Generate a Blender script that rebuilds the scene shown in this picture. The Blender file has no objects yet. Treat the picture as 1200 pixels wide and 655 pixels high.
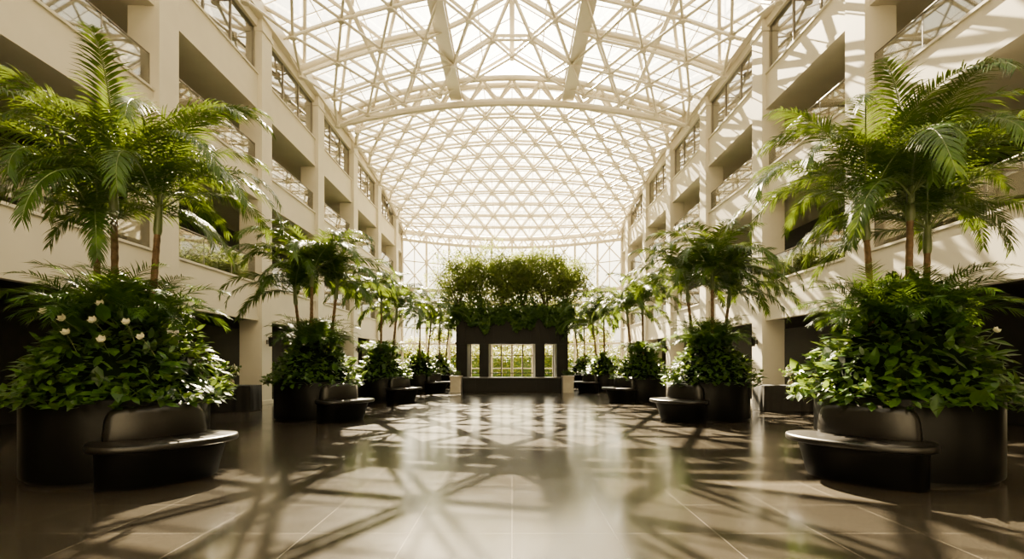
import bpy, math, random
from mathutils import Vector, Matrix
R = random.Random(7)
S = bpy.context.scene
COL = S.collection
pi = math.pi

# ---------------------------------------------------------------- materials
def nodes(m):
    m.use_nodes = True
    nt = m.node_tree
    nt.nodes.clear()
    return nt, nt.nodes, nt.links

def mat_basic(name, col, rough=0.5, metal=0.0, var=0.12, scale=4.0, bump=0.0, spec=0.5):
    m = bpy.data.materials.new(name)
    nt, N, L = nodes(m)
    out = N.new('ShaderNodeOutputMaterial'); b = N.new('ShaderNodeBsdfPrincipled')
    L.new(b.outputs[0], out.inputs[0])
    tc = N.new('ShaderNodeTexCoord'); no = N.new('ShaderNodeTexNoise')
    no.inputs['Scale'].default_value = scale; no.inputs['Detail'].default_value = 4
    L.new(tc.outputs['Object'], no.inputs['Vector'])
    cr = N.new('ShaderNodeValToRGB')
    cr.color_ramp.elements[0].position = 0.3; cr.color_ramp.elements[1].position = 0.7
    cr.color_ramp.elements[0].color = (*[c*(1-var) for c in col], 1)
    cr.color_ramp.elements[1].color = (*[min(1, c*(1+var)) for c in col], 1)
    L.new(no.outputs['Fac'], cr.inputs[0]); L.new(cr.outputs[0], b.inputs['Base Color'])
    b.inputs['Roughness'].default_value = rough; b.inputs['Metallic'].default_value = metal
    b.inputs['Specular IOR Level'].default_value = spec
    if bump:
        bp = N.new('ShaderNodeBump'); bp.inputs['Strength'].default_value = bump
        bp.inputs['Distance'].default_value = 0.02
        L.new(no.outputs['Fac'], bp.inputs['Height']); L.new(bp.outputs[0], b.inputs['Normal'])
    return m

def mat_leaf(name, c1, c2, trans=0.35, rough=0.4, scale=3.0, tcol=None, spec=.35):
    m = bpy.data.materials.new(name)
    nt, N, L = nodes(m)
    out = N.new('ShaderNodeOutputMaterial'); b = N.new('ShaderNodeBsdfPrincipled')
    tr = N.new('ShaderNodeBsdfTranslucent'); mx = N.new('ShaderNodeMixShader')
    tc = N.new('ShaderNodeTexCoord'); no = N.new('ShaderNodeTexNoise')
    no.inputs['Scale'].default_value = scale; no.inputs['Detail'].default_value = 3
    L.new(tc.outputs['Object'], no.inputs['Vector'])
    cr = N.new('ShaderNodeValToRGB')
    cr.color_ramp.elements[0].position = 0.35; cr.color_ramp.elements[1].position = 0.65
    cr.color_ramp.elements[0].color = (*c1, 1); cr.color_ramp.elements[1].color = (*c2, 1)
    L.new(no.outputs['Fac'], cr.inputs[0]); L.new(cr.outputs[0], b.inputs['Base Color'])
    b.inputs['Roughness'].default_value = rough
    b.inputs['Specular IOR Level'].default_value = spec
    tcol = tcol or (c2[0]*1.8, c2[1]*1.6, c2[2]*0.8)
    tr.inputs['Color'].default_value = (*tcol, 1)
    mx.inputs[0].default_value = trans
    L.new(b.outputs[0], mx.inputs[1]); L.new(tr.outputs[0], mx.inputs[2]); L.new(mx.outputs[0], out.inputs[0])
    return m

def mat_glass(name, tint, refl, rough=0.03, haze=0.0, hazecol=(1, .97, .9)):
    m = bpy.data.materials.new(name)
    nt, N, L = nodes(m)
    out = N.new('ShaderNodeOutputMaterial')
    t = N.new('ShaderNodeBsdfTransparent'); t.inputs[0].default_value = (*tint, 1)
    g = N.new('ShaderNodeBsdfGlossy'); g.inputs['Roughness'].default_value = rough
    lw = N.new('ShaderNodeLayerWeight'); lw.inputs[0].default_value = 0.25
    mt = N.new('ShaderNodeMath'); mt.operation = 'MULTIPLY_ADD'
    mt.inputs[1].default_value = 0.6; mt.inputs[2].default_value = refl
    mt.use_clamp = True
    L.new(lw.outputs['Fresnel'], mt.inputs[0])
    mx = N.new('ShaderNodeMixShader')
    L.new(mt.outputs[0], mx.inputs[0]); L.new(t.outputs[0], mx.inputs[1]); L.new(g.outputs[0], mx.inputs[2])
    last = mx
    if haze:
        tl = N.new('ShaderNodeBsdfTranslucent'); tl.inputs[0].default_value = (*hazecol, 1)
        m2 = N.new('ShaderNodeMixShader'); m2.inputs[0].default_value = haze
        L.new(mx.outputs[0], m2.inputs[1]); L.new(tl.outputs[0], m2.inputs[2]); last = m2
    L.new(last.outputs[0], out.inputs[0])
    return m

def mat_floor():
    m = bpy.data.materials.new('polished_stone')
    nt, N, L = nodes(m)
    out = N.new('ShaderNodeOutputMaterial'); b = N.new('ShaderNodeBsdfPrincipled')
    L.new(b.outputs[0], out.inputs[0])
    tc = N.new('ShaderNodeTexCoord')
    br = N.new('ShaderNodeTexBrick')
    br.offset = 0.0
    br.inputs['Scale'].default_value = 1.0
    br.inputs['Brick Width'].default_value = .9
    br.inputs['Row Height'].default_value = .9
    br.inputs['Mortar Size'].default_value = 0.005
    br.inputs['Mortar Smooth'].default_value = 0.1
    br.inputs['Color1'].default_value = (.036, .0315, .0245, 1)
    br.inputs['Color2'].default_value = (.025, .022, .0175, 1)
    br.inputs['Mortar'].default_value = (.11, .098, .078, 1)
    L.new(tc.outputs['Object'], br.inputs['Vector'])
    no = N.new('ShaderNodeTexNoise'); no.inputs['Scale'].default_value = 60; no.inputs['Detail'].default_value = 6
    L.new(tc.outputs['Object'], no.inputs['Vector'])
    cr = N.new('ShaderNodeValToRGB')
    cr.color_ramp.elements[0].position = .3; cr.color_ramp.elements[0].color = (.45, .45, .45, 1)
    cr.color_ramp.elements[1].position = .75; cr.color_ramp.elements[1].color = (1.7, 1.65, 1.6, 1)
    L.new(no.outputs['Fac'], cr.inputs[0])
    mu = N.new('ShaderNodeMix'); mu.data_type = 'RGBA'; mu.blend_type = 'MULTIPLY'
    mu.inputs['Factor'].default_value = 1
    L.new(br.outputs['Color'], mu.inputs['A']); L.new(cr.outputs[0], mu.inputs['B'])
    L.new(mu.outputs['Result'], b.inputs['Base Color'])
    n2 = N.new('ShaderNodeTexNoise'); n2.inputs['Scale'].default_value = 1.3; n2.inputs['Detail'].default_value = 5
    L.new(tc.outputs['Object'], n2.inputs['Vector'])
    mr = N.new('ShaderNodeMapRange'); mr.inputs['To Min'].default_value = .10; mr.inputs['To Max'].default_value = .22
    L.new(n2.outputs['Fac'], mr.inputs['Value'])
    L.new(mr.outputs[0], b.inputs['Roughness'])
    b.inputs['Specular IOR Level'].default_value = 0.5
    return m

M_cream = mat_basic('cream_plaster', (.55, .51, .41), .6, var=.04, scale=1.5)
M_steel = mat_basic('white_steel', (.56, .51, .40), .4, var=.03)
M_floor = mat_floor()
M_dark = mat_basic('dark_panel', (.0045, .004, .0035), .5, var=.3, scale=2, spec=.15)
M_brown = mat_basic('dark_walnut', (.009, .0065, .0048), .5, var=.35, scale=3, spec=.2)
M_glassroof = mat_glass('roof_glass', (.98, .97, .94), .0, .05, haze=.03)
M_glassrail = mat_glass('rail_glass', (.74, .74, .68), .14, .02)
M_glasswin = mat_glass('window_glass', (.40, .40, .38), .50, .04)
M_glassend = mat_glass('clear_glass', (.97, .95, .9), .0, .03)
M_metal = mat_basic('dark_bronze', (.05, .043, .035), .35, metal=.7, var=.1)
M_frame = mat_basic('grey_frame', (.20, .18, .145), .45, metal=.2, var=.1)
M_planter = mat_basic('black_planter', (.0025, .0023, .002), .40, var=.15, scale=6, spec=.12)
M_soil = mat_basic('soil', (.03, .02, .012), .95, var=.5, scale=30, bump=.6)
M_leather = mat_basic('dark_leather', (.006, .005, .0042), .32, var=.2, scale=40, bump=.04, spec=.38)
M_benchbase = mat_basic('bench_base', (.002, .0018, .0016), .45, var=.15, spec=.1)
M_palm = mat_leaf('palm_green', (.014, .043, .0035), (.036, .084, .006), .24, .40, 2.5, (.15, .215, .011), .25)
M_palm_rib = mat_basic('palm_rib', (.10, .14, .03), .5, var=.2)
M_trunk = mat_basic('palm_bark', (.12, .075, .04), .8, var=.4, scale=14, bump=.6, spec=.2)
M_shaft = mat_basic('crownshaft_green', (.08, .11, .03), .4, var=.25, scale=6)
M_shrub = mat_leaf('shrub_green', (.014, .045, .005), (.045, .10, .011), .24, .36, 5, (.14, .21, .018), .35)
M_fern = mat_leaf('fern_green', (.016, .054, .006), (.040, .095, .012), .30, .45, 4, (.13, .21, .016), .25)
M_core = mat_basic('filler_core', (.003, .007, .002), .9, var=.4, scale=9, spec=.05)  # dark filler for added cores behind the leaves, no real foliage
M_olive = mat_leaf('olive_leaf', (.055, .088, .018), (.13, .175, .04), .42, .5, 2, (.28, .34, .055), .2)
M_ivy = mat_leaf('ivy_leaf', (.018, .048, .006), (.055, .098, .014), .25, .45, 3, (.12, .18, .02), .2)
M_hedge = mat_leaf('garden_leaf', (.055, .085, .005), (.12, .14, .009), .4, .5, .8, (.22, .23, .014), .15)
M_petal = mat_leaf('cream_petal', (.72, .69, .50), (.82, .79, .60), .3, .5, 8, (.75, .72, .5))
M_stone = mat_basic('pale_stone', (.36, .32, .25), .6, var=.08)
M_cloth = mat_basic('black_cloth', (.010, .009, .008), .7, var=.2, scale=10, spec=.2)
M_vase = mat_basic('clay_vase', (.25, .20, .14), .5, var=.1)
M_wood = mat_basic('twig_bark', (.09, .06, .035), .85, var=.3, scale=10)
M_ground = mat_basic('garden_lawn', (.09, .11, .014), .8, var=.2, scale=.5)

# ---------------------------------------------------------------- mesh builder
class MB:
    def __init__(s): s.v = []; s.f = []; s.m = []; 
    def box(s, x0, x1, y0, y1, z0, z1, mi=0):
        b = len(s.v)
        s.v += [(x0,y0,z0),(x1,y0,z0),(x1,y1,z0),(x0,y1,z0),(x0,y0,z1),(x1,y0,z1),(x1,y1,z1),(x0,y1,z1)]
        for f in ((0,3,2,1),(4,5,6,7),(0,1,5,4),(1,2,6,5),(2,3,7,6),(3,0,4,7)):
            s.f.append(tuple(b+i for i in f)); s.m.append(mi)
    def quad(s, a, b, c, d, mi=0):
        k = len(s.v); s.v += [tuple(a),tuple(b),tuple(c),tuple(d)]; s.f.append((k,k+1,k+2,k+3)); s.m.append(mi)
    def tube(s, p, q, r, n=6, mi=0, r2=None):
        p = Vector(p); q = Vector(q); d = q-p
        if d.length < 1e-5: return
        d.normalize()
        a = d.cross(Vector((0,0,1)))
        if a.length < 1e-3: a = d.cross(Vector((1,0,0)))
        a.normalize(); c = d.cross(a)
        r2 = r if r2 is None else r2
        k = len(s.v)
        for (o, rr) in ((p, r),(q, r2)):
            for i in range(n):
                t = 2*pi*i/n
                s.v.append(tuple(o + a*(math.cos(t)*rr) + c*(math.sin(t)*rr)))
        for i in range(n):
            j = (i+1) % n
            s.f.append((k+i,k+j,k+n+j,k+n+i)); s.m.append(mi)
        s.f.append(tuple(k+i for i in reversed(range(n)))); s.m.append(mi)
        s.f.append(tuple(k+n+i for i in range(n))); s.m.append(mi)
    def path(s, pts, rad, n=8, mi=0, cap=True):
        k = len(s.v); m = len(pts)
        for i, p in enumerate(pts):
            p = Vector(p)
            d = (Vector(pts[min(i+1,m-1)]) - Vector(pts[max(i-1,0)])).normalized()
            a = d.cross(Vector((0,1,0.01)))
            a.normalize(); c = d.cross(a)
            for j in range(n):
                t = 2*pi*j/n
                s.v.append(tuple(p + a*(math.cos(t)*rad[i]) + c*(math.sin(t)*rad[i])))
        for i in range(m-1):
            for j in range(n):
                jj = (j+1) % n
                s.f.append((k+i*n+j,k+i*n+jj,k+(i+1)*n+jj,k+(i+1)*n+j)); s.m.append(mi)
        if cap:
            s.f.append(tuple(k+j for j in reversed(range(n)))); s.m.append(mi)
            s.f.append(tuple(k+(m-1)*n+j for j in range(n))); s.m.append(mi)
    def lathe(s, prof, n=48, mi=0, fn=None):
        k = len(s.v); m = len(prof)
        for i in range(n):
            t = 2*pi*i/n
            for (r, z) in prof:
                rr = r*(fn(t, z) if fn else 1)
                s.v.append((rr*math.cos(t), rr*math.sin(t), z))
        for i in range(n):
            j = (i+1) % n
            for a in range(m-1):
                s.f.append((k+i*m+a,k+j*m+a,k+j*m+a+1,k+i*m+a+1)); s.m.append(mi)
    def sweep(s, prof_fn, thetas, mi=0):
        k = len(s.v); m = None
        for t in thetas:
            pr = prof_fn(t); m = len(pr)
            for (r, z) in pr: s.v.append((r*math.cos(t), r*math.sin(t), z))
        n = len(thetas)
        for i in range(n-1):
            for a in range(m):
                b = (a+1) % m
                s.f.append((k+i*m+a,k+(i+1)*m+a,k+(i+1)*m+b,k+i*m+b)); s.m.append(mi)
        s.f.append(tuple(k+a for a in range(m))); s.m.append(mi)
        s.f.append(tuple(k+(n-1)*m+a for a in reversed(range(m)))); s.m.append(mi)
    def leaf(s, p, d, up, L, W, mi=0, fold=.12, curl=.15):
        d = d.normalized(); w = d.cross(up)
        if w.length < 1e-3: w = d.cross(Vector((1,0,0)))
        w.normalize(); n = w.cross(d)
        k = len(s.v)
        s.v += [tuple(p), tuple(p+d*L*.5-n*fold*W), tuple(p+d*L-n*curl*L),
                tuple(p+d*L*.25+w*W*.42), tuple(p+d*L*.6+w*W*.45-n*curl*L*.3),
                tuple(p+d*L*.25-w*W*.42), tuple(p+d*L*.6-w*W*.45-n*curl*L*.3)]
        s.f += [(k,k+1,k+4,k+3),(k+1,k+2,k+4),(k,k+5,k+6,k+1),(k+1,k+6,k+2)]; s.m += [mi]*4
    def mesh(s, name, mats, smooth=False, angle=40):
        me = bpy.data.meshes.new(name)
        me.from_pydata(s.v, [], s.f)
        for m in mats: me.materials.append(m)
        me.polygons.foreach_set('material_index', s.m)
        if smooth:
            me.polygons.foreach_set('use_smooth', [True]*len(s.f))
            try: me.set_sharp_from_angle(angle=math.radians(angle))
            except Exception: pass
        me.update()
        return me

def put(name, me, loc=(0,0,0), rot=(0,0,0), sc=(1,1,1), parent=None, label=None, cat=None, group=None, kind=None):
    o = bpy.data.objects.new(name, me)
    o.location = loc; o.rotation_euler = rot; o.scale = sc
    COL.objects.link(o)
    if parent: o.parent = parent
    if label: o['label'] = label
    if cat: o['category'] = cat
    if group: o['group'] = group
    if kind: o['kind'] = kind
    return o
def struct(name, mb, mats, label, cat, **k):
    return put(name, mb.mesh(name, mats, **k), label=label, cat=cat, kind='structure')

# ---------------------------------------------------------------- shell
XW = 9.05; XB = 12.3; Y0 = -6.0; YE = 42.0
fl = MB(); fl.quad((-XB,Y0,0),(XB,Y0,0),(XB,46,0),(-XB,46,0))
struct('floor', fl, [M_floor], 'polished dark stone tile floor with fine pale joints', 'floor')
gr = MB(); gr.quad((-60,46.0,-.05),(60,46.0,-.05),(60,110,-.05),(-60,110,-.05))
struct('ground', gr, [M_ground], 'sunlit garden ground outside the glass wall', 'ground')

def dend(u): return 42.0 + 3.0*(1-(u/9.0)**2)
tn = [0]
def trim(mb, mats, label, cat='trim'):
    tn[0] += 1
    return struct('trim_%d' % tn[0], mb, mats, label, cat)

for sgn, side in ((-1,'left'),(1,'right')):
    def bx(mb, xa, xb, *r, mi=0):
        a, b = sgn*xa, sgn*xb
        mb.box(min(a,b), max(a,b), *r, mi)
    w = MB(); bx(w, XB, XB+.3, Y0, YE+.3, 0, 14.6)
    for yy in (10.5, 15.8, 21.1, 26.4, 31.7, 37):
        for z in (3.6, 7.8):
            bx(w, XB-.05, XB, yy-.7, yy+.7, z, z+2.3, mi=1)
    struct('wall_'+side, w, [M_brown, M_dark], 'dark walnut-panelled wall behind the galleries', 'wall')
    w = MB(); bx(w, XW, XB, YE, YE+.25, 0, 14.1)
    struct('wall_end_'+side, w, [M_cream], 'cream plaster wall closing the gallery end', 'wall')
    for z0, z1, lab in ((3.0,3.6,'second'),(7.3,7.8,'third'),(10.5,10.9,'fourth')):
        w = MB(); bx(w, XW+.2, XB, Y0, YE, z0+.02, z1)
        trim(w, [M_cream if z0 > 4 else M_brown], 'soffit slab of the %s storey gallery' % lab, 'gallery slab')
    w = MB(); bx(w, XW+.2, XB, Y0, YE, 14.1, 14.4)
    trim(w, [M_cream], 'flat cream roof slab above the gallery wing', 'roof slab')
    for z0, z1 in ((3.0,4.3),(7.3,8.35),(10.5,11.75),(13.45,14.4)):
        w = MB(); bx(w, XW, XW+.2, Y0, YE, z0, z1)
        if z0 < 13:
            bx(w, XW-.05, XW+.25, Y0, YE, z1, z1+.06)
            bx(w, XW-.03, XW, Y0, YE, z0, z0+.12)
        trim(w, [M_cream], 'smooth cream plaster gallery parapet fascia', 'parapet')
w = MB(); w.box(-XB, XB, Y0-.3, Y0, 0, 14.6)
struct('wall_back', w, [M_cream], 'cream plaster end wall', 'wall')

COLS = [2.7, 8.0, 13.3, 18.6, 23.9, 29.2, 34.5, 39.8]
cm = MB()
cm.box(-.40, .40, -.38, .38, 0, 14.2)
cm.box(-.44, .44, -.42, .42, 0, .14)
cm.box(-.44, .44, -.42, .42, 13.3, 13.45)
colmesh = cm.mesh('column', [M_cream])
for sgn in (-1, 1):
    for y in COLS:
        put('column', colmesh, (sgn*9.30, y, 0), label='square full-height cream plaster column between galleries', cat='column', group='atrium columns')

length = 4.52
g = MB()
for i in range(3):
    seg = length/3
    g.box(-.01, .01, -length/2+i*seg+.02, -length/2+(i+1)*seg-.02, .03, .84)
h = MB(); h.tube((0,-length/2,.88),(0,length/2,.88), .02, 8)
p = MB(); p.box(-.010,.010,-.010,.010,0,.87)
r_glass, r_hand, r_post = g.mesh('glass_panel',[M_glassrail]), h.mesh('handrail',[M_frame]), p.mesh('post',[M_frame])
WN = [0]
wm = MB()
Lw = 4.5; hw = 1.7
for z in (0, hw-.06): wm.box(-.05,.05,-Lw/2,Lw/2,z,z+.06,0)
for i in range(4):
    y = -Lw/2 + i*(Lw-.05)/3
    wm.box(-.05,.05,y,y+.05,0,hw,0)
wm.box(-.012,.012,-Lw/2,Lw/2,.05,hw-.05,1)
winmesh = wm.mesh('window',[M_frame, M_glasswin])
for sgn in (-1,1):
    for a, b in zip(COLS[:-1], COLS[1:]):
        yc = (a+b)/2
        if b > 8.5:
            for z in (4.36, 8.41):
                e = put('balcony_railing', None, (sgn*(XW+.1), yc, z), label='clear glass balustrade with slim grey handrail on cream parapet', cat='railing', group='balcony railings')
                put('glass_panel', r_glass, parent=e); put('handrail', r_hand, parent=e)
                for k in range(4): put('post', r_post, (0,-length/2+k*length/3,0), parent=e)
        WN[0] += 1
        o = put('window_%d' % WN[0], winmesh, (sgn*(XW+.15), yc, 11.78), label='grey-framed clerestory window under the roof edge', cat='window', kind='structure')

# ---------------------------------------------------------------- roof
def zn(u, y):
    s = u/9.0
    z = 14.1 + 1.9*(1-s*s)
    if abs(u) < 2.9: z += 1.6*(1-abs(u)/2.9)
    return z
def near_pt(u, t): return Vector((u, t, zn(u, t)))
def far_pt(u, v):
    s = u/9.0; s = max(-1, min(1, s))
    y = 26.6 + v*(dend(u)-26.6)
    k = 1 - v**2.2
    return Vector((u, y, 12.4 + (1.7+1.9*(1-s*s))*k))

def lattice(mb, fn, nu, rows, r, depth, lof=.85, wf=.6):
    up = []
    for j, t in enumerate(rows):
        if j % 2 == 0: us = [-9+18*i/nu for i in range(nu+1)]
        else: us = [-9]+[-9+18*(i+.5)/nu for i in range(nu)]+[9]
        up.append([fn(u, t) for u in us])
    du = 18/nu
    for j, row in enumerate(up):
        for a, b in zip(row[:-1], row[1:]): mb.tube(a, b, r, 6)
        if j+1 < len(up):
            for p in row:
                for q in up[j+1]:
                    if abs(p.x-q.x) < du*.55: mb.tube(p, q, r, 6)
    lo = []
    for j in range(len(rows)-1):
        t = (rows[j]+rows[j+1])/2
        off = .5 if j % 2 == 0 else 0
        us = [-9+18*(i+off)/nu for i in range(nu + (0 if off else 1))]
        us = [max(-8.7, min(8.7, u)) for u in us]
        lo.append([fn(u, t)-Vector((0,0,depth)) for u in us])
    for j, row in enumerate(lo):
        for a, b in zip(row[:-1], row[1:]): mb.tube(a, b, r*lof, 6)
        if j+1 < len(lo):
            for p in row:
                for q in lo[j+1]:
                    if abs(p.x-q.x) < du*.55: mb.tube(p, q, r*lof, 6)
        for p in row:
            for q in up[j]:
                if abs(p.x-q.x) < du*.3: mb.tube(p, q, r*wf, 5)
            for q in up[j+1]:
                if abs(p.x-q.x) < du*.55: mb.tube(p, q, r*wf, 5)
    for row in up+lo:
        for p in row:
            mb.tube(p-Vector((0,0,r*1.5)), p+Vector((0,0,r*1.5)), r*1.8, 8)

NR = 14
rows_n = [-4.2+ (26.6+4.2)*j/NR for j in range(NR+1)]
mb = MB(); lattice(mb, near_pt, 10, rows_n, .075, .9, .75, .45)
trim(mb, [M_steel], 'white steel triangulated space frame under the glass vault', 'roof truss')
rows_f = [j/12 for j in range(13)]
mb = MB(); lattice(mb, far_pt, 12, rows_f, .080, .6, .7, .5)
trim(mb, [M_steel], 'white steel triangular lattice of the domed glass roof', 'roof truss')
mb = MB()
ks = [26.6-5.3*i for i in range(6)]
for sx in (-1,1):
    for i, (a, b) in enumerate(zip(ks[:-1], ks[1:])):
        P = lambda x, y: Vector((sx*x, y, zn(x, y)-.45))
        prev = None
        for k in range(9):
            x = 8.9-(8.9-3.0)*k/8; q = P(x, b)
            if prev is not None: mb.tube(prev, q, .12, 8)
            prev = q
    mb.tube(P(6.0,26.5), P(6.0,-4), .10, 8)
trim(mb, [M_steel], 'heavy white steel roof rafters between the long beams', 'roof truss')
def surf(fn, us, ts, off):
    g = MB(); n = len(us)
    for t in ts:
        for u in us:
            p = fn(u, t); g.v.append((p.x, p.y, p.z+off))
    for j in range(len(ts)-1):
        for i in range(n-1):
            g.f.append((j*n+i, j*n+i+1, (j+1)*n+i+1, (j+1)*n+i)); g.m.append(0)
    return g
us = sorted(set([-9+.75*i for i in range(25)]+[-2.9, 2.9]))
ysn = [-6+1.16429*i for i in range(29)]
g = surf(near_pt, us, ysn, .3)
struct('ceiling', g, [M_glassroof], 'hazy bright glass panes of the vaulted atrium roof', 'ceiling')
vs = [j/18 for j in range(19)]
g = surf(far_pt, us, vs, .3)
struct('ceiling_dome', g, [M_glassroof], 'hazy bright glass panes of the domed roof end', 'ceiling')
bars = MB()
ub = [-9+1.5*i for i in range(13)]
for u in ub:
    for a, b in zip(ysn[:-1], ysn[1:]):
        p, q = near_pt(u,a), near_pt(u,b); bars.tube(p+Vector((0,0,.27)), q+Vector((0,0,.27)), .028, 4)
for t in ysn:
    for a, b in zip(us[:-1], us[1:]):
        bars.tube(near_pt(a,t)+Vector((0,0,.27)), near_pt(b,t)+Vector((0,0,.27)), .028, 4)
trim(bars, [M_steel], 'slim white glazing bars of the glass vault', 'glazing bars')
bars = MB()
for u in [-9+1.5*i for i in range(13)]:
    for a, b in zip(vs[:-1], vs[1:]):
        bars.tube(far_pt(u,a)+Vector((0,0,.27)), far_pt(u,b)+Vector((0,0,.27)), .024, 4)
for t in vs:
    for a, b in zip(us[:-1], us[1:]):
        bars.tube(far_pt(a,t)+Vector((0,0,.27)), far_pt(b,t)+Vector((0,0,.27)), .024, 4)
trim(bars, [M_steel], 'slim white glazing bars of the domed glass roof', 'glazing bars')
for x in (-2.9, 2.9):
    bm_ = MB(); z = zn(x, 0)
    bm_.box(x-.16, x+.16, -6, 26.6, z-.60, z+.12)
    bm_.box(x-.30, x+.30, -6, 26.6, z-.72, z-.59)
    bm_.box(x-.24, x+.24, -6, 26.6, z+.10, z+.18)
    trim(bm_, [M_steel], 'long white steel I-beam running along the roof', 'roof beam')
bm_ = MB(); bm_.box(-.12,.12,-6,26.6, zn(0,0)-.1, zn(0,0)+.2)
trim(bm_, [M_steel], 'white steel ridge beam at the roof crown', 'roof beam')
for sx in (-1, 1):
    bm_ = MB(); bm_.box(min(sx*8.8,sx*9.1), max(sx*8.8,sx*9.1), -6, 26.6, 13.75, 14.25)
    for a, b in zip(vs[:-1], vs[1:]):
        bm_.tube(far_pt(sx*8.95,a), far_pt(sx*8.95,b), .14, 8)
    trim(bm_, [M_steel], 'white steel eaves beam along the roof edge', 'roof beam')
for yy in (26.5,):
    ar = MB()
    uu = [-9+18*i/24 for i in range(25)]
    def zt(u): return 14.1+1.9*(1-(u/9)**2)+.05
    def zl(u): return 13.8+1.15*(1-(u/9)**2)
    rr = .15
    for dy in (-.35,.35):
        for a, b in zip(uu[:-1], uu[1:]):
            ar.tube((a,yy+dy,zt(a)),(b,yy+dy,zt(b)), rr, 8)
            if dy > 0: ar.tube((a,yy,zl(a)),(b,yy,zl(b)), rr*1.2, 8)
        for i, u in enumerate(uu):
            if i % 2 == 0 and i < 24:
                ar.tube((u,yy+dy,zt(u)),(uu[i+1],yy,zl(uu[i+1])), .07, 6)
                ar.tube((uu[i+1],yy,zl(uu[i+1])),(uu[i+2],yy+dy,zt(uu[i+2])), .07, 6)
    trim(ar, [M_steel], 'broad white steel arch truss spanning the atrium', 'roof truss')
g = MB(); g.quad((-2.9,26.62,15.9),(2.9,26.62,15.9),(0.02,26.62,17.8),(-0.02,26.62,17.8))
trim(g, [M_glassend], 'glazed gable closing the raised ridge', 'gable glazing')
rg = MB()
uu = [-9+18*i/36 for i in range(37)]
for i, (a, b) in enumerate(zip(uu[:-1], uu[1:])):
    rg.tube((a,dend(a),12.35),(b,dend(b),12.35), .2, 8)
    rg.tube((a,dend(a)-.2,11.6),(b,dend(b)-.2,11.6), .15, 8)
    if i % 2 == 0: rg.tube((a,dend(a),12.3),(b,dend(b)-.2,11.6), .06, 6)
    else: rg.tube((a,dend(a)-.2,11.6),(b,dend(b),12.3), .06, 6)
trim(rg, [M_steel], 'curved white steel ring beam at the roof end', 'roof beam')

nseg = 10
for i in range(nseg):
    a = -9+18*i/nseg; b = -9+18*(i+1)/nseg
    A = Vector((a, dend(a), 0)); B = Vector((b, dend(b), 0))
    w = MB()
    H = 12.3
    zs = [0.05, 1.0, 3.1, 4.4, 6.6, 7.6, 9.9, 12.2]
    for z in zs:
        w.tube(A+Vector((0,0,z)), B+Vector((0,0,z)), .16 if z in (6.6, 7.6) else (.10 if z == 3.1 else .05), 6, 0)
    w.tube(A, A+Vector((0,0,H)), .10, 8, 0)
    if i == nseg-1: w.tube(B, B+Vector((0,0,H)), .10, 8, 0)
    Mid = (A+B)/2
    w.tube(Mid, Mid+Vector((0,0,H)), .045, 6, 0)
    for z0, z1 in ((6.6,7.6),):
        w.tube(A+Vector((0,0,z0)), Mid+Vector((0,0,z1)), .07, 6, 0)
        w.tube(B+Vector((0,0,z0)), Mid+Vector((0,0,z1)), .07, 6, 0)
    for z0, z1 in ((7.6,9.9),(9.9,12.2)):
        w.tube(A+Vector((0,0,z0)), B+Vector((0,0,z1)), .06, 6, 0)
        w.tube(B+Vector((0,0,z0)), A+Vector((0,0,z1)), .06, 6, 0)
    w.quad(A, B, B+Vector((0,0,H)), A+Vector((0,0,H)), 1)
    WN[0] += 1
    struct('window_%d' % WN[0], w, [M_steel, M_glassend], 'tall white-framed glass curtain wall bay with diagonal bracing', 'window')

# ---------------------------------------------------------------- plants
def frond_into(mb, base, az, L, e0, e1, nl, lmax, wid, rnd, mi=0, rib=1, ribr=.014, fwd=.55, droop=.5, segs=4):
    K = 14; pts = []; tans = []
    p = Vector((0,0,0)); side = Vector((0,1,0))
    sw = rnd.uniform(-.3,.3)
    for i in range(K+1):
        t = i/K
        an = e0 + (e1-e0)*(t**1.35)
        d = Vector((math.cos(an), sw*t, math.sin(an))).normalized()
        pts.append(p.copy()); tans.append(d); p = p + d*(L/K)
    Mz = Matrix.Rotation(az, 3, 'Z')
    def X(v): return tuple(Mz @ v + base)
    for i in range(K):
        r0 = ribr*(1-i/K*.8)
        r1 = ribr*(1-(i+1)/K*.8)
        mb.tube(X(pts[i]), X(pts[i+1]), r0, 4, rib, r2=r1)
    for i in range(nl):
        t = .10 + .90*(i+.5)/nl
        f = t*K; a = min(int(f), K-1); fr = f-a
        P = pts[a].lerp(pts[a+1], fr); T = tans[a].lerp(tans[a+1], fr).normalized()
        N = T.cross(side)
        if N.dot(Vector((-math.sin(e0),0,math.cos(e0)))) < -0.2: N = -N
        prof = min(1, .35+(t-.05)*2.6) * (1-.60*max(0,(t-.45)/.55)**1.5)
        for sg in (-1,1):
            ll = lmax*prof*rnd.uniform(.85,1.12)
            d = (T*(fwd+.6*t+rnd.uniform(-.12,.12)) + side*sg*(1.0-.3*t) + N*rnd.uniform(-.1,.45)).normalized()
            q = P.copy(); k = len(mb.v)
            W = wid*(.75+.4*prof)
            for sgm in range(segs+1):
                s_ = sgm/segs
                ww = W*(1-s_**1.6)*(.5 if sgm == 0 else 1)
                wv = (T - d*T.dot(d)).normalized()
                if sgm < segs:
                    mb.v.append(X(q - wv*ww*.5)); mb.v.append(X(q + wv*ww*.5))
                else: mb.v.append(X(q))
                d = (d + Vector((0,0,-droop*(.25+s_)*.75))).normalized()
                q = q + d*(ll/segs)
            for sgm in range(segs-1):
                mb.f.append((k+2*sgm,k+2*sgm+1,k+2*sgm+3,k+2*sgm+2)); mb.m.append(mi)
            mb.f.append((k+2*(segs-1),k+2*(segs-1)+1,k+2*segs)); mb.m.append(mi)

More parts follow.
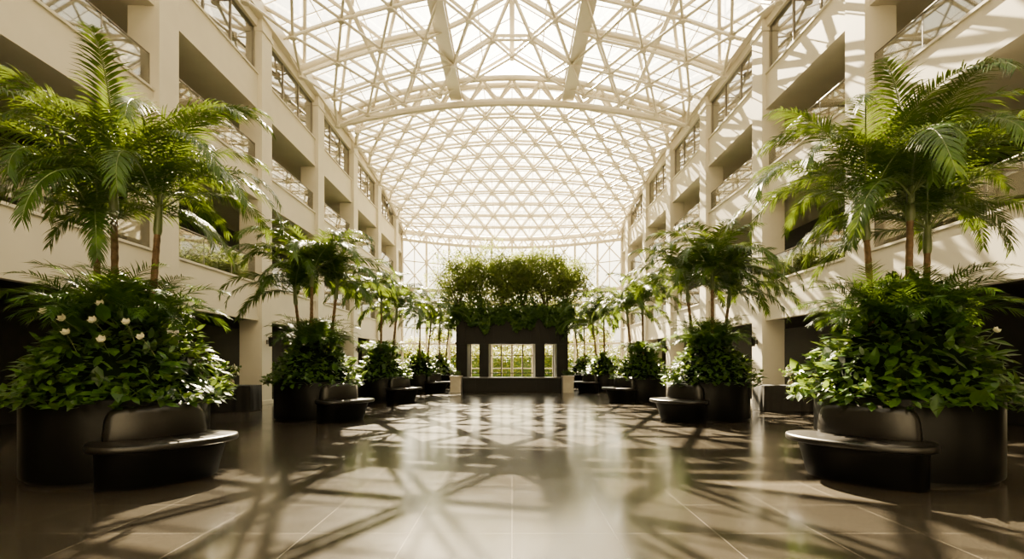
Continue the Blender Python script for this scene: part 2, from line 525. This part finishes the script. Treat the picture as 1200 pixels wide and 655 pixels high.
ZV = Vector((0,0,0))
FR = []; FRW = []
rnd = random.Random(3)
for e0, e1, L in ((78,-12,2.15),(72,-32,2.45),(62,-52,2.7),(48,-68,2.75),(34,-78,2.55),(14,-82,2.2),(67,-44,2.65),(42,-72,2.7)):
    m = MB(); frond_into(m, ZV, 0, L, math.radians(e0), math.radians(e1), 80, .47, .023, rnd, droop=.42)
    FR.append(m.mesh('frond', [M_palm, M_palm_rib]))
    m = MB(); frond_into(m, ZV, 0, L, math.radians(e0), math.radians(e1), 62, .52, .036, rnd, droop=.42)
    FRW.append(m.mesh('frond', [M_palm, M_palm_rib]))
def shaft_mesh():
    m = MB()
    zs = [0,.06,.15,.3,.45,.6]; rs = [.046,.058,.056,.048,.04,.03]
    m.path([(0,0,z) for z in zs], rs, 12)
    return m.mesh('crownshaft', [M_shaft], smooth=True)
SH = shaft_mesh()
def trunk_mesh(h, lx, ly, rs=1):
    m = MB(); pts = []; rad = []
    n = int(h/.05)
    for i in range(n+1):
        t = i/n
        pts.append((lx*t**1.3, ly*t**1.3, h*t))
        rad.append(rs*(.054-.014*t)*(1.07 if i % 3 == 0 else .97))
    m.path(pts, rad, 10)
    return m.mesh('trunk', [M_trunk], smooth=True, angle=60)

def palm(x, y, zb, h, lx, ly, scale, nf, seed, label, wide=False):
    r = random.Random(seed)
    e = put('palm_tree', None, (x,y,zb), label=label, cat='palm tree', group='planted palms')
    put('trunk', trunk_mesh(h, lx, ly), parent=e)
    ax, ay = lx*1.2/h*.8, ly*1.2/h*.8
    put('crownshaft', SH, (lx,ly,h-.02), (-ay, ax, 0), parent=e)
    top = (lx+ax*.35, ly+ay*.35, h+.42)
    order = [0,1,6,2,1,7,3,2,4,3,6,4,7,5,6,3,4,2,5,7,4,6]
    a0 = r.uniform(0, 6.28)
    for i in range(nf):
        v = order[i % len(order)]
        s = scale*r.uniform(.86,1.08)
        put('frond', (FRW if wide else FR)[v], (top[0],top[1],top[2]-.008*i), (r.uniform(-.1,.1), r.uniform(-.1,.1), a0+i*2.39996+r.uniform(-.25,.25)), (s,s,s), parent=e)
    return e

def mound_mesh(Rr, ztop, z0, n, L, seed, spill=.3):
    r = random.Random(seed); m = MB()
    ph = [r.uniform(0,6.28) for _ in range(6)]
    def lump(t): return 1+.08*math.sin(3*t+ph[0])+.06*math.sin(5*t+ph[1])+.05*math.sin(9*t+ph[2])
    def prof(h):
        h = max(0, min(1, h))
        return Rr*(.94+.14*math.sin(min(1,h*3.2)*pi*.5))*max(.04, 1-h**1.15)**.72
    H = ztop-z0
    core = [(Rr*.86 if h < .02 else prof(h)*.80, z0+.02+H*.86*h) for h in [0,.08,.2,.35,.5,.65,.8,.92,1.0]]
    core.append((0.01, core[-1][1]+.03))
    m.lathe(core, 28, 1, fn=lambda t, z: lump(t) if z > z0+.1 else 1)  # added dark core, stops light passing through the mound
    for i in range(n):
        t = r.uniform(0, 2*pi); h = r.random()**1.15
        rr = prof(h)*lump(t)*r.uniform(.80,1.12)
        z = z0 + H*h*(1+.12*math.sin(4*t+ph[3])) + r.uniform(-.05,.14)
        if r.random() < .10: rr = Rr*1.03+r.uniform(.02,spill); z = z0 + r.uniform(-.08,.2)
        if z < z0+.04 and rr < Rr+.03: rr = Rr+.03+r.uniform(.02,.08)
        p = Vector((rr*math.cos(t), rr*math.sin(t), z))
        out = Vector((math.cos(t), math.sin(t), 0))
        d = out*r.uniform(.5,1.1) + Vector((0,0,r.uniform(-.7,.5)+.9*h)) + Vector((r.uniform(-.6,.6), r.uniform(-.6,.6), 0))
        up = out*.45 + Vector((r.uniform(-.3,.3), r.uniform(-.3,.3), 1))
        l = L*r.uniform(.6,1.2)
        if r.random() < .14: l *= 1.65
        m.leaf(p-d.normalized()*l*.4, d, up, l, l*r.uniform(.44,.60), 0, .12, .2)
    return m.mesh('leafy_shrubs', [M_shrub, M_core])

def fern_mesh(n, L, seed, e_lo=35, e_hi=80):
    r = random.Random(seed); m = MB()
    for i in range(n):
        az = i*2.4+r.uniform(-.3,.3); e0 = math.radians(r.uniform(e_lo,e_hi))
        frond_into(m, ZV, az, L*r.uniform(.75,1.1), e0, e0-math.radians(95), 30, L*.26, .018, r, 0, 0, .006, fwd=.45, droop=.25, segs=3)
    return m.mesh('fern', [M_fern])
FERN = [fern_mesh(12, 1.0, 5), fern_mesh(12, .95, 6)]
FERNU = fern_mesh(10, 1.15, 8, 62, 84)

def planter_meshes(Rr, H):
    m = MB()
    pr = [(0.01,.0),(Rr-.06,.0),(Rr-.06,.05),(Rr-.01,.05),(Rr,.07),(Rr,H-.02),(Rr-.01,H-.004),(Rr-.03,H),(Rr-.07,H),(Rr-.09,H-.02),(Rr-.09,H-.12)]
    m.lathe(pr, 72)
    s = MB(); s.lathe([(Rr-.085,H-.10),(Rr*.5,H-.05),(.01,H-.04)], 40)
    return m.mesh('pot',[M_planter],smooth=True,angle=35), s.mesh('soil',[M_soil],smooth=True)

def bench_meshes(Rp, w=.70):
    D = math.radians(35)
    n = 48
    ths = [-D*math.cos(pi*i/n) for i in range(n+1)]
    def ef(t, D=D, pw=4): return max(0.0, 1-abs(t/D)**pw)**.5
    r0 = Rp+.02
    def rr_prof(a, b, z0, z1, c):
        c = min(c, (b-a)*.45, (z1-z0)*.45)
        pts = []
        for cx, cz, s in ((b-c, z0+c, -90),(b-c, z1-c, 0),(a+c, z1-c, 90),(a+c, z0+c, 180)):
            for k in range(4):
                an = math.radians(s+30*k); pts.append((cx+c*math.cos(an), cz+c*math.sin(an)))
        return pts
    seat = MB()
    seat.sweep(lambda t: rr_prof(r0, r0+.16+(w-.16)*ef(t), .475, .56, .035), ths)
    base = MB()
    def bp(t):
        e = ef(t/.93); a = r0
        o = r0+.07+(w-.24)*e
        i_ = r0+.06+(w-.40)*e
        return [(a,.0),(i_,.0),(i_+.02,.04),(o-.02,.36),(o,.43),(o,.474),(a,.474)]
    base.sweep(bp, [t*.92 for t in ths])
    back = MB()
    DB = D*.84
    tb = [-DB*math.cos(pi*i/n) for i in range(n+1)]
    def eb(t): return max(0.0, 1-abs(t/DB)**9)**.5
    def kp(t):
        e = eb(t); zt = .66+.31*e; a = r0+.005; w_ = .06+.12*e
        return [(a,.562),(a+w_+.03,.562),(a+w_+.04,.62),(a+w_+.01,zt-.10),(a+w_-.015,zt-.035),(a+w_*.7,zt-.005),(a+w_*.45,zt),(a+.02,zt-.01),(a,zt-.03)]
    back.sweep(kp, tb)
    return (seat.mesh('seat',[M_leather],smooth=True,angle=50), base.mesh('base',[M_benchbase],smooth=True,angle=35), back.mesh('backrest',[M_leather],smooth=True,angle=50))

PL = [(5.45, 7.16, 1.06, 1.05), (5.35, 13.85, 1.0, 1.0), (5.10, 20.1, .92, .95), (4.70, 26.2, .90, .95), (4.45, 31.5, .9, .9)]
trc = [[(.0,-.1,2.45,.0,-.05),(-.27,.12,2.25,-.14,.0),(.5,.2,2.1,.1,.1)],
       [(.0,-.2,2.3,-.05,-.1),(-.3,.2,2.05,-.18,.1),(.35,.15,1.9,.25,.1)]]
for sgn in (-1,1):
    for i, (X_, Y_, Rp, H) in enumerate(PL):
        x = sgn*X_
        lab = 'large round matte black planter holding palms and leafy shrubs'
        e = put('planter', None, (x,Y_,0), label=lab, cat='planter', group='round planters')
        pm, sm = planter_meshes(Rp, H)
        put('pot', pm, parent=e); put('soil', sm, parent=e)
        if i < 4:
            b = put('curved_bench', None, (x,Y_,0), label='curved dark leather bench wrapping the black planter', cat='bench', group='curved benches')
            ang = math.radians(-33) if sgn < 0 else math.radians(-147)
            for nm, me in zip(('seat','base','backrest'), bench_meshes(Rp, .78)):
                put(nm, me, rot=(0,0,ang), parent=b)
        near = i == 0
        N_ = (3000, 1800, 1200, 800, 600)[i]; LL = (.165,.17,.19,.20,.22)[i]
        mm = mound_mesh(Rp+.08, H+(1.45,1.3,1.15,1.0,.9)[i], H-.02, N_, LL, 20+i+(50 if sgn > 0 else 0), (.22,.18,.15,.15,.15)[i])
        put('leafy_shrubs', mm, (x,Y_,0), label='dense broad-leaved green shrubs mounded above the planter rim', cat='shrub', group='planter shrubs', kind='stuff')
        if i < 3:
            nfn = (6,5,4)[i]
            for k in range(nfn):
                an = k*2*pi/nfn+.5+i+(sgn*.4)
                s = (1.1,1.0,.9)[i]
                put('fern', FERN[k%2], (x+.45*Rp*math.cos(an), Y_+.45*Rp*math.sin(an), H+.95), (0,0,an), (s,s,s), label='arching green fern growing among planter shrubs', cat='fern', group='planter ferns')
        if i < 2:
            for k in range(3):
                an = k*2.1+sgn
                put('fern', FERNU, (x+.35*Rp*math.cos(an), Y_+.35*Rp*math.sin(an), H+1.05), (0,0,an), label='tall upright feathery fern rising around the palm trunks', cat='fern', group='upright ferns')
        np_ = 3 if i < 2 else 2
        for k in range(np_):
            tx, ty, h, lx, ly = trc[0 if i == 0 else 1][k]
            if sgn < 0: tx, lx = -tx, -lx
            hh = h*(1 if i == 0 else (1.06,1.04,1.06,1.04)[i-1]) + (.0 if sgn<0 else -.08)
            palm(x+tx, Y_+ty, H-.06, hh+(.10 if near else .15), lx, ly, (.97,.93,.92,.92,.92)[i]*(.94 if k else 1.0), (17,18,18,18,17)[i], 100*i+10*k+(5 if sgn > 0 else 0), 'feathery green palm with slim ringed trunk in black planter', wide=i > 0)

# cream flowers
fm = MB()
for k in range(5):
    an = k*2*pi/5
    for (s,t_) in ((1,0),(.75,.6)):
        o = Vector((math.cos(an+t_), math.sin(an+t_), 0))
        fm.leaf(Vector((0,0,0)), o*.9*s+Vector((0,0,.7)), -o, .085*s, .075, 0, .1, -.25)
bloom = fm.mesh('bloom',[M_petal])
st = MB(); st.path([(0,0,-.3),(0.01,0,-.15),(0,0,0)],[.005,.005,.006],6)
stem = st.mesh('stem',[M_shaft])
def flower(x,y,z,s,rx,ry,lab='cream white lily bloom nestled among planter leaves'):
    e = put('lily_flower', None, (x,y,z), (rx,ry,0), (s,s,s), label=lab, cat='flower', group='planter lilies')
    put('bloom', bloom, parent=e); put('stem', stem, parent=e)
for (dx, dy, z) in ((-.35,-.80,2.12),(.0,-.93,2.02),(.34,-.90,2.0),(.68,-.82,1.98),(.12,-1.03,1.84),(.84,-.78,1.80),(.52,-1.0,1.76),(.3,-.74,2.22)):
    flower(-5.45+dx, 7.16+dy, z, .92, R.uniform(.6,1.1), R.uniform(-.3,.5))
for (dx, dy, z) in ((.45,-.90,1.88),):
    flower(5.45+dx, 7.16+dy, z, .8, R.uniform(.5,.9), R.uniform(-.3,.3))

# ---------------------------------------------------------------- pavilion
HB = 3.85
pv = put('reception_pavilion', None, (0,28.6,0), label='dark panelled portal with three openings and planted roof', cat='pavilion')
b = MB()
for x0, x1 in ((-3.0,-2.4),(-1.75,-1.25),(1.25,1.75),(2.4,3.0)):
    b.box(x0,x1,-1.2,1.2,0,2.55)
b.box(-3.0,3.0,-1.2,1.2,2.55,HB)
put('body', b.mesh('body',[M_dark]), parent=pv)
b = MB()
for i in range(1,12):
    b.box(-3+.5*i-.012,-3+.5*i+.012,-1.235,-1.201,2.6,HB-.05)
b.box(-3.05,3.05,-1.26,-1.201,2.5,2.6); b.box(-3.08,3.08,-1.28,1.28,HB,HB+.1)
put('trim_band', b.mesh('trim_band',[M_dark]), parent=pv)
b = MB()
for x0, x1 in ((-2.4,-1.75),(-1.25,1.25),(1.75,2.4)):
    n = 1 if x1-x0 < 1 else 4
    for k in range(n+1):
        xx = x0+(x1-x0)*k/n; b.box(xx-.03,xx+.03,1.1,1.16,0,2.55)
    for z in (.9,1.9): b.box(x0,x1,1.1,1.15,z-.025,z+.025)
put('window_frame', b.mesh('window_frame',[M_dark]), parent=pv)

def tree(x,y,z,h,w,n,leafL,mat,seed,label,group=None,trunkr=.05,zmin=.3,tips_n=4,bushy=0):
    r = random.Random(seed)
    e = put('small_tree', None, (x,y,z), label=label, cat='tree', group=group)
    t = MB(); tips = []
    for k in range(tips_n):
        a = r.uniform(0,6.28); L_ = h*r.uniform(.5,.88)
        sx, sy = math.cos(a)*w*.42, math.sin(a)*w*.35
        pts = [(0,0,0),(sx*.15,sy*.15,L_*.35),(sx*.6,sy*.6,L_*.7),(sx,sy,L_)]
        t.path(pts,[trunkr,trunkr*.75,trunkr*.5,trunkr*.25],6)
        for q in range(4):
            f = r.uniform(.1,.9); a2 = r.uniform(0,6.28)
            p0 = Vector(pts[1]).lerp(Vector(pts[3]), f)
            p1 = p0+Vector((math.cos(a2)*w*.4,math.sin(a2)*w*.3,h*.08))
            t.tube(p0,p1,trunkr*.3,5,0,r2=trunkr*.1); tips.append(p1)
        tips.append(Vector(pts[3]))
    for k in range(bushy):
        a = r.uniform(0,6.28); f = r.uniform(.05,.82)
        p1 = Vector((math.cos(a)*w*.6*r.random(), math.sin(a)*w*.4*r.random(), h*f))
        t.tube((0,0,h*f*.6),p1,trunkr*.3,5,0,r2=trunkr*.1); tips.append(p1)
    put('trunk', t.mesh('trunk',[M_wood],smooth=True), parent=e)
    m = MB()
    cl = [(p, r.uniform(.20,.38)*w) for p in tips]
    for i in range(n):
        c, rad = cl[i % len(cl)]
        v = Vector((r.gauss(0,1), r.gauss(0,1), r.gauss(0,.8))); v = v*(rad*.6/ max(.6,v.length)*r.uniform(.4,1.8))
        p = c+v
        if p.z < zmin: p.z = zmin+r.random()*.4
        d = Vector((r.uniform(-1,1), r.uniform(-1,1), r.uniform(-.9,.5)))
        m.leaf(p, d, Vector((r.uniform(-.5,.5),r.uniform(-.5,.5),1)), leafL*r.uniform(.6,1.2), leafL*.42, 0)
    put('foliage', m.mesh('foliage',[mat]), parent=e)
for i, (x, h, w) in enumerate(((-3.0,3.7,2.3),(-1.8,4.4,2.5),(-.6,4.0,2.2),(.6,4.1,2.2),(1.85,4.5,2.5),(3.05,3.9,2.2))):
    tree(x, 28.3+.5*(i%2), HB+.1, h, w, 10500, .145, M_olive, 300+i, 'fine-leaved pale green tree planted on the dark pavilion', group='pavilion trees', zmin=.1, tips_n=7, bushy=24)
m = MB(); r = random.Random(9)
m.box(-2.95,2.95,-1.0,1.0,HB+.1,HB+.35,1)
for i in range(6500):
    x = r.uniform(-3.3,3.3); hang = .40+.25*math.sin(x*3.1)+.18*math.sin(x*7.7)+.1
    if r.random() < .6: y = -1.3-r.random()*.16; z = HB+.6-r.random()*(.45+max(.1,hang))
    else: y = r.uniform(-1.2,1.2); z = HB+.35+r.random()*(.75+.3*math.sin(x*2.3))
    d = Vector((r.uniform(-.6,.6), -.5+r.uniform(-.4,.6), r.uniform(-1,.2)))
    m.leaf(Vector((x,y,z)), d, Vector((0,-.6,1)), .16*r.uniform(.7,1.2), .11, 0)
put('hanging_ivy', m.mesh('hanging_ivy',[M_ivy,M_core]), (0,28.6,0), label='green ivy trailing over the pavilion roof edge', cat='ivy', kind='stuff')

# desk
dk = put('reception_desk', None, (0,26.1,0), label='long low dark reception desk with polished top', cat='reception desk')
b = MB(); b.box(-2.45,2.45,-.35,.35,.06,.70); b.box(-2.4,2.4,-.3,.3,0,.06)
for i in range(1,8): b.box(-2.45+.6125*i-.01,-2.45+.6125*i+.01,-.362,-.35,.08,.69)
put('body', b.mesh('body',[M_dark]), parent=dk)
b = MB(); b.box(-2.5,2.5,-.42,.4,.70,.76)
put('countertop', b.mesh('countertop',[M_leather]), parent=dk)
for sx in (-1,1):
    e = put('stone_planter_box', None, (sx*2.82,26.0,0), label='pale stone planter box with small greenery beside the desk', cat='planter box', group='desk planter boxes')
    b = MB(); b.box(-.26,.26,-.5,.4,0,.80); b.box(-.29,.29,-.53,.43,.76,.84)
    put('box', b.mesh('box',[M_stone]), parent=e)
    b = MB(); r = random.Random(4)
    for i in range(160):
        p = Vector((r.uniform(-.2,.2), r.uniform(-.4,.3), .84+r.random()*.05))
        b.leaf(p, Vector((r.uniform(-.6,.6),r.uniform(-.6,.6),1)), Vector((1,.2,0)), .24*r.uniform(.6,1.2), .07, 0)
    put('greenery', b.mesh('greenery',[M_shrub]), parent=e)

# lounge armchairs near the far end
ac = MB(); ac.box(-.38,.38,-.36,.36,.22,.42)
am_seat = ac.mesh('seat',[M_leather])
ac = MB(); ac.box(-.45,.45,.25,.42,.1,.82); am_back = ac.mesh('backrest',[M_leather])
ac = MB(); ac.box(-.05,.05,-.38,.42,.1,.60); am_arm = ac.mesh('armrest',[M_leather])
ac = MB(); ac.tube((0,0,0),(0,0,.22),.02,6)
am_leg = ac.mesh('leg',[M_metal])
for (x,y,rz) in ((-3.7,28.2,.6),(-3.5,33.8,.4),(-6.6,31,1.2),(-6.4,27,1.2),(3.7,28.2,-.6),(3.5,33.8,-.4),(6.6,31,-1.2),(6.4,27,-1.2)):
    e = put('armchair', None, (x,y,0), (0,0,rz), label='low boxy dark leather lounge armchair', cat='armchair', group='lounge armchairs')
    put('seat', am_seat, parent=e); put('backrest', am_back, parent=e)
    for a in (-.43,.43): put('armrest', am_arm, (a,0,0), parent=e)
    for a in (-.33,.33):
        for c in (-.3,.3): put('leg', am_leg, (a,c,0), parent=e)

def table(x, y, L_, W_):
    e = put('draped_table', None, (x,y,0), label='rectangular table covered in floor-length black cloth', cat='table', group='draped tables')
    m = MB(); n = 240
    per = 2*(L_+W_)
    def pos(s_):
        s_ = s_ % per
        if s_ < L_: return (-L_/2+s_, -W_/2, 0,-1)
        s_ -= L_
        if s_ < W_: return (L_/2, -W_/2+s_, 1,0)
        s_ -= W_
        if s_ < L_: return (L_/2-s_, W_/2, 0,1)
        s_ -= L_
        return (-L_/2, W_/2-s_, -1,0)
    levels = [.80,.78,.5,.25,.01]
    for li, z in enumerate(levels):
        for i in range(n):
            px,py,nx,ny = pos(per*i/n)
            a = (0,.008,.014,.020,.024)[li]*(1+math.sin(i*2*pi*16/n)*(.5+.4*math.sin(i*.11))) 
            m.v.append((px+nx*a, py+ny*a, z))
    for li in range(4):
        for i in range(n):
            j = (i+1)%n; m.f.append((li*n+i,(li+1)*n+i,(li+1)*n+j,li*n+j)); m.m.append(0)
    m.f.append(tuple(range(n))); m.m.append(0)
    put('tablecloth', m.mesh('tablecloth',[M_cloth],smooth=True,angle=50), parent=e)
    v = put('flower_vase', None, (x+.1,y,.80), label='small vase of leafy flowers on black-draped table', cat='vase', group='table vases')
    b = MB(); b.lathe([(.01,0),(.05,0),(.075,.06),(.07,.12),(.035,.17),(.045,.2),(.03,.2),(.025,.15)],20)
    put('vase', b.mesh('vase',[M_vase],smooth=True), parent=v)
    b = MB(); r = random.Random(int(x*10))
    for i in range(130):
        p = Vector((r.gauss(0,.09), r.gauss(0,.09), .22+r.random()*.32))
        b.leaf(p, Vector((r.uniform(-1,1),r.uniform(-1,1),r.uniform(-.1,1))), Vector((.1,.3,1)), .14, .07, 0 if i%3 else 1)
    for i in range(6): b.tube((0,0,.15),(r.gauss(0,.05),r.gauss(0,.05),.35),.004,4,0)
    put('bouquet', b.mesh('bouquet',[M_fern,M_petal]), parent=v)
table(-8.85,16.0,1.7,.75); table(8.6,16.0,1.8,.75)

sm_ = MB(); sm_.box(-.02,.02,-.06,.06,-.08,.08); sm_.tube((0,0,0),(.1,0,0),.012,6)
scb = sm_.mesh('bracket',[M_metal])
sm_ = MB(); sm_.tube((.12,0,-.16),(.12,0,.18),.07,14,0,r2=.09); scs = sm_.mesh('shade',[M_dark],smooth=True)
for sgn in (-1,1):
    for y in (18.6,23.9,29.2):
        e = put('wall_sconce', None, (sgn*8.88,y,2.25), (0,0,0 if sgn<0 else pi), label='small dark bronze wall sconce on cream column', cat='wall lamp', group='column sconces')
        put('bracket', scb, parent=e); put('shade', scs, parent=e)

# garden outside
for i in range(7):
    x = -12+4*i
    tree(x, 51+1.5*(i%2), -.05, 4.2+.6*((i*7)%3), 3.4, 3400, .32, M_hedge, 500+i, 'sunlit yellow-green garden tree outside the glass wall', group='garden trees', trunkr=.09, zmin=.3)
m = MB(); r = random.Random(77)
m.box(-13,13,48.2,48.8,-.05,2.0,1)
for i in range(12000):
    x = r.uniform(-13,13); y = r.uniform(47.7,49.0); z = r.random()**.8*(3.1+.4*math.sin(x*1.1)+.25*math.sin(x*2.7))
    m.leaf(Vector((x,y,z)), Vector((r.uniform(-1,1),r.uniform(-1,1),r.uniform(-.7,.9))), Vector((r.uniform(-.6,.6),-.6,1)), .26*r.uniform(.6,1.2), .13, 0)
put('garden_hedge', m.mesh('garden_hedge',[M_hedge,M_ivy]), label='long yellow-green hedge outside the glass wall', cat='hedge', kind='stuff')

# ---------------------------------------------------------------- lights, world, camera
el = math.radians(39)
sun_dir = Vector((.19*math.cos(el),-.982*math.cos(el),-math.sin(el))).normalized()
sd = bpy.data.lights.new('sun','SUN'); sd.energy = 160; sd.angle = math.radians(.3); sd.color = (1,.82,.53)
so = bpy.data.objects.new('sun', sd); so.rotation_euler = sun_dir.to_track_quat('-Z','Y').to_euler(); so.location = (-8,40,30)
COL.objects.link(so)
W = bpy.data.worlds.new('sky'); S.world = W
nt, N, L = nodes(W)
out = N.new('ShaderNodeOutputWorld'); bg = N.new('ShaderNodeBackground')
tc = N.new('ShaderNodeTexCoord'); sp = N.new('ShaderNodeSeparateXYZ')
L.new(tc.outputs['Generated'], sp.inputs[0])
cr = N.new('ShaderNodeValToRGB'); L.new(sp.outputs['Z'], cr.inputs[0])
cr.color_ramp.elements[0].position = 0.0; cr.color_ramp.elements[0].color = (1,.87,.58,1)
cr.color_ramp.elements[1].position = .6; cr.color_ramp.elements[1].color = (1,.93,.74,1)
vm = N.new('ShaderNodeVectorMath'); vm.operation = 'DOT_PRODUCT'
gdir = Vector((0,-.84,-.54)).normalized()
L.new(tc.outputs['Generated'], vm.inputs[0]); vm.inputs[1].default_value = tuple(-gdir)
pw = N.new('ShaderNodeMath'); pw.operation = 'POWER'
mx0 = N.new('ShaderNodeMath'); mx0.operation = 'MAXIMUM'; mx0.inputs[1].default_value = 0
L.new(vm.outputs['Value'], mx0.inputs[0]); L.new(mx0.outputs[0], pw.inputs[0]); pw.inputs[1].default_value = 22
ma = N.new('ShaderNodeMath'); ma.operation = 'MULTIPLY_ADD'; ma.inputs[1].default_value = 40.0; ma.inputs[2].default_value = 2.8
L.new(pw.outputs[0], ma.inputs[0]); L.new(ma.outputs[0], bg.inputs['Strength'])
L.new(cr.outputs[0], bg.inputs['Color']); L.new(bg.outputs[0], out.inputs[0])

cd = bpy.data.cameras.new('camera'); cd.lens = 18; cd.sensor_width = 36; cd.shift_y = (425-327.5)/1200
cd.clip_start = .05; cd.clip_end = 300
co = bpy.data.objects.new('camera', cd); co.location = (0,0,1.5); co.rotation_euler = (pi/2,0,0)
COL.objects.link(co); S.camera = co
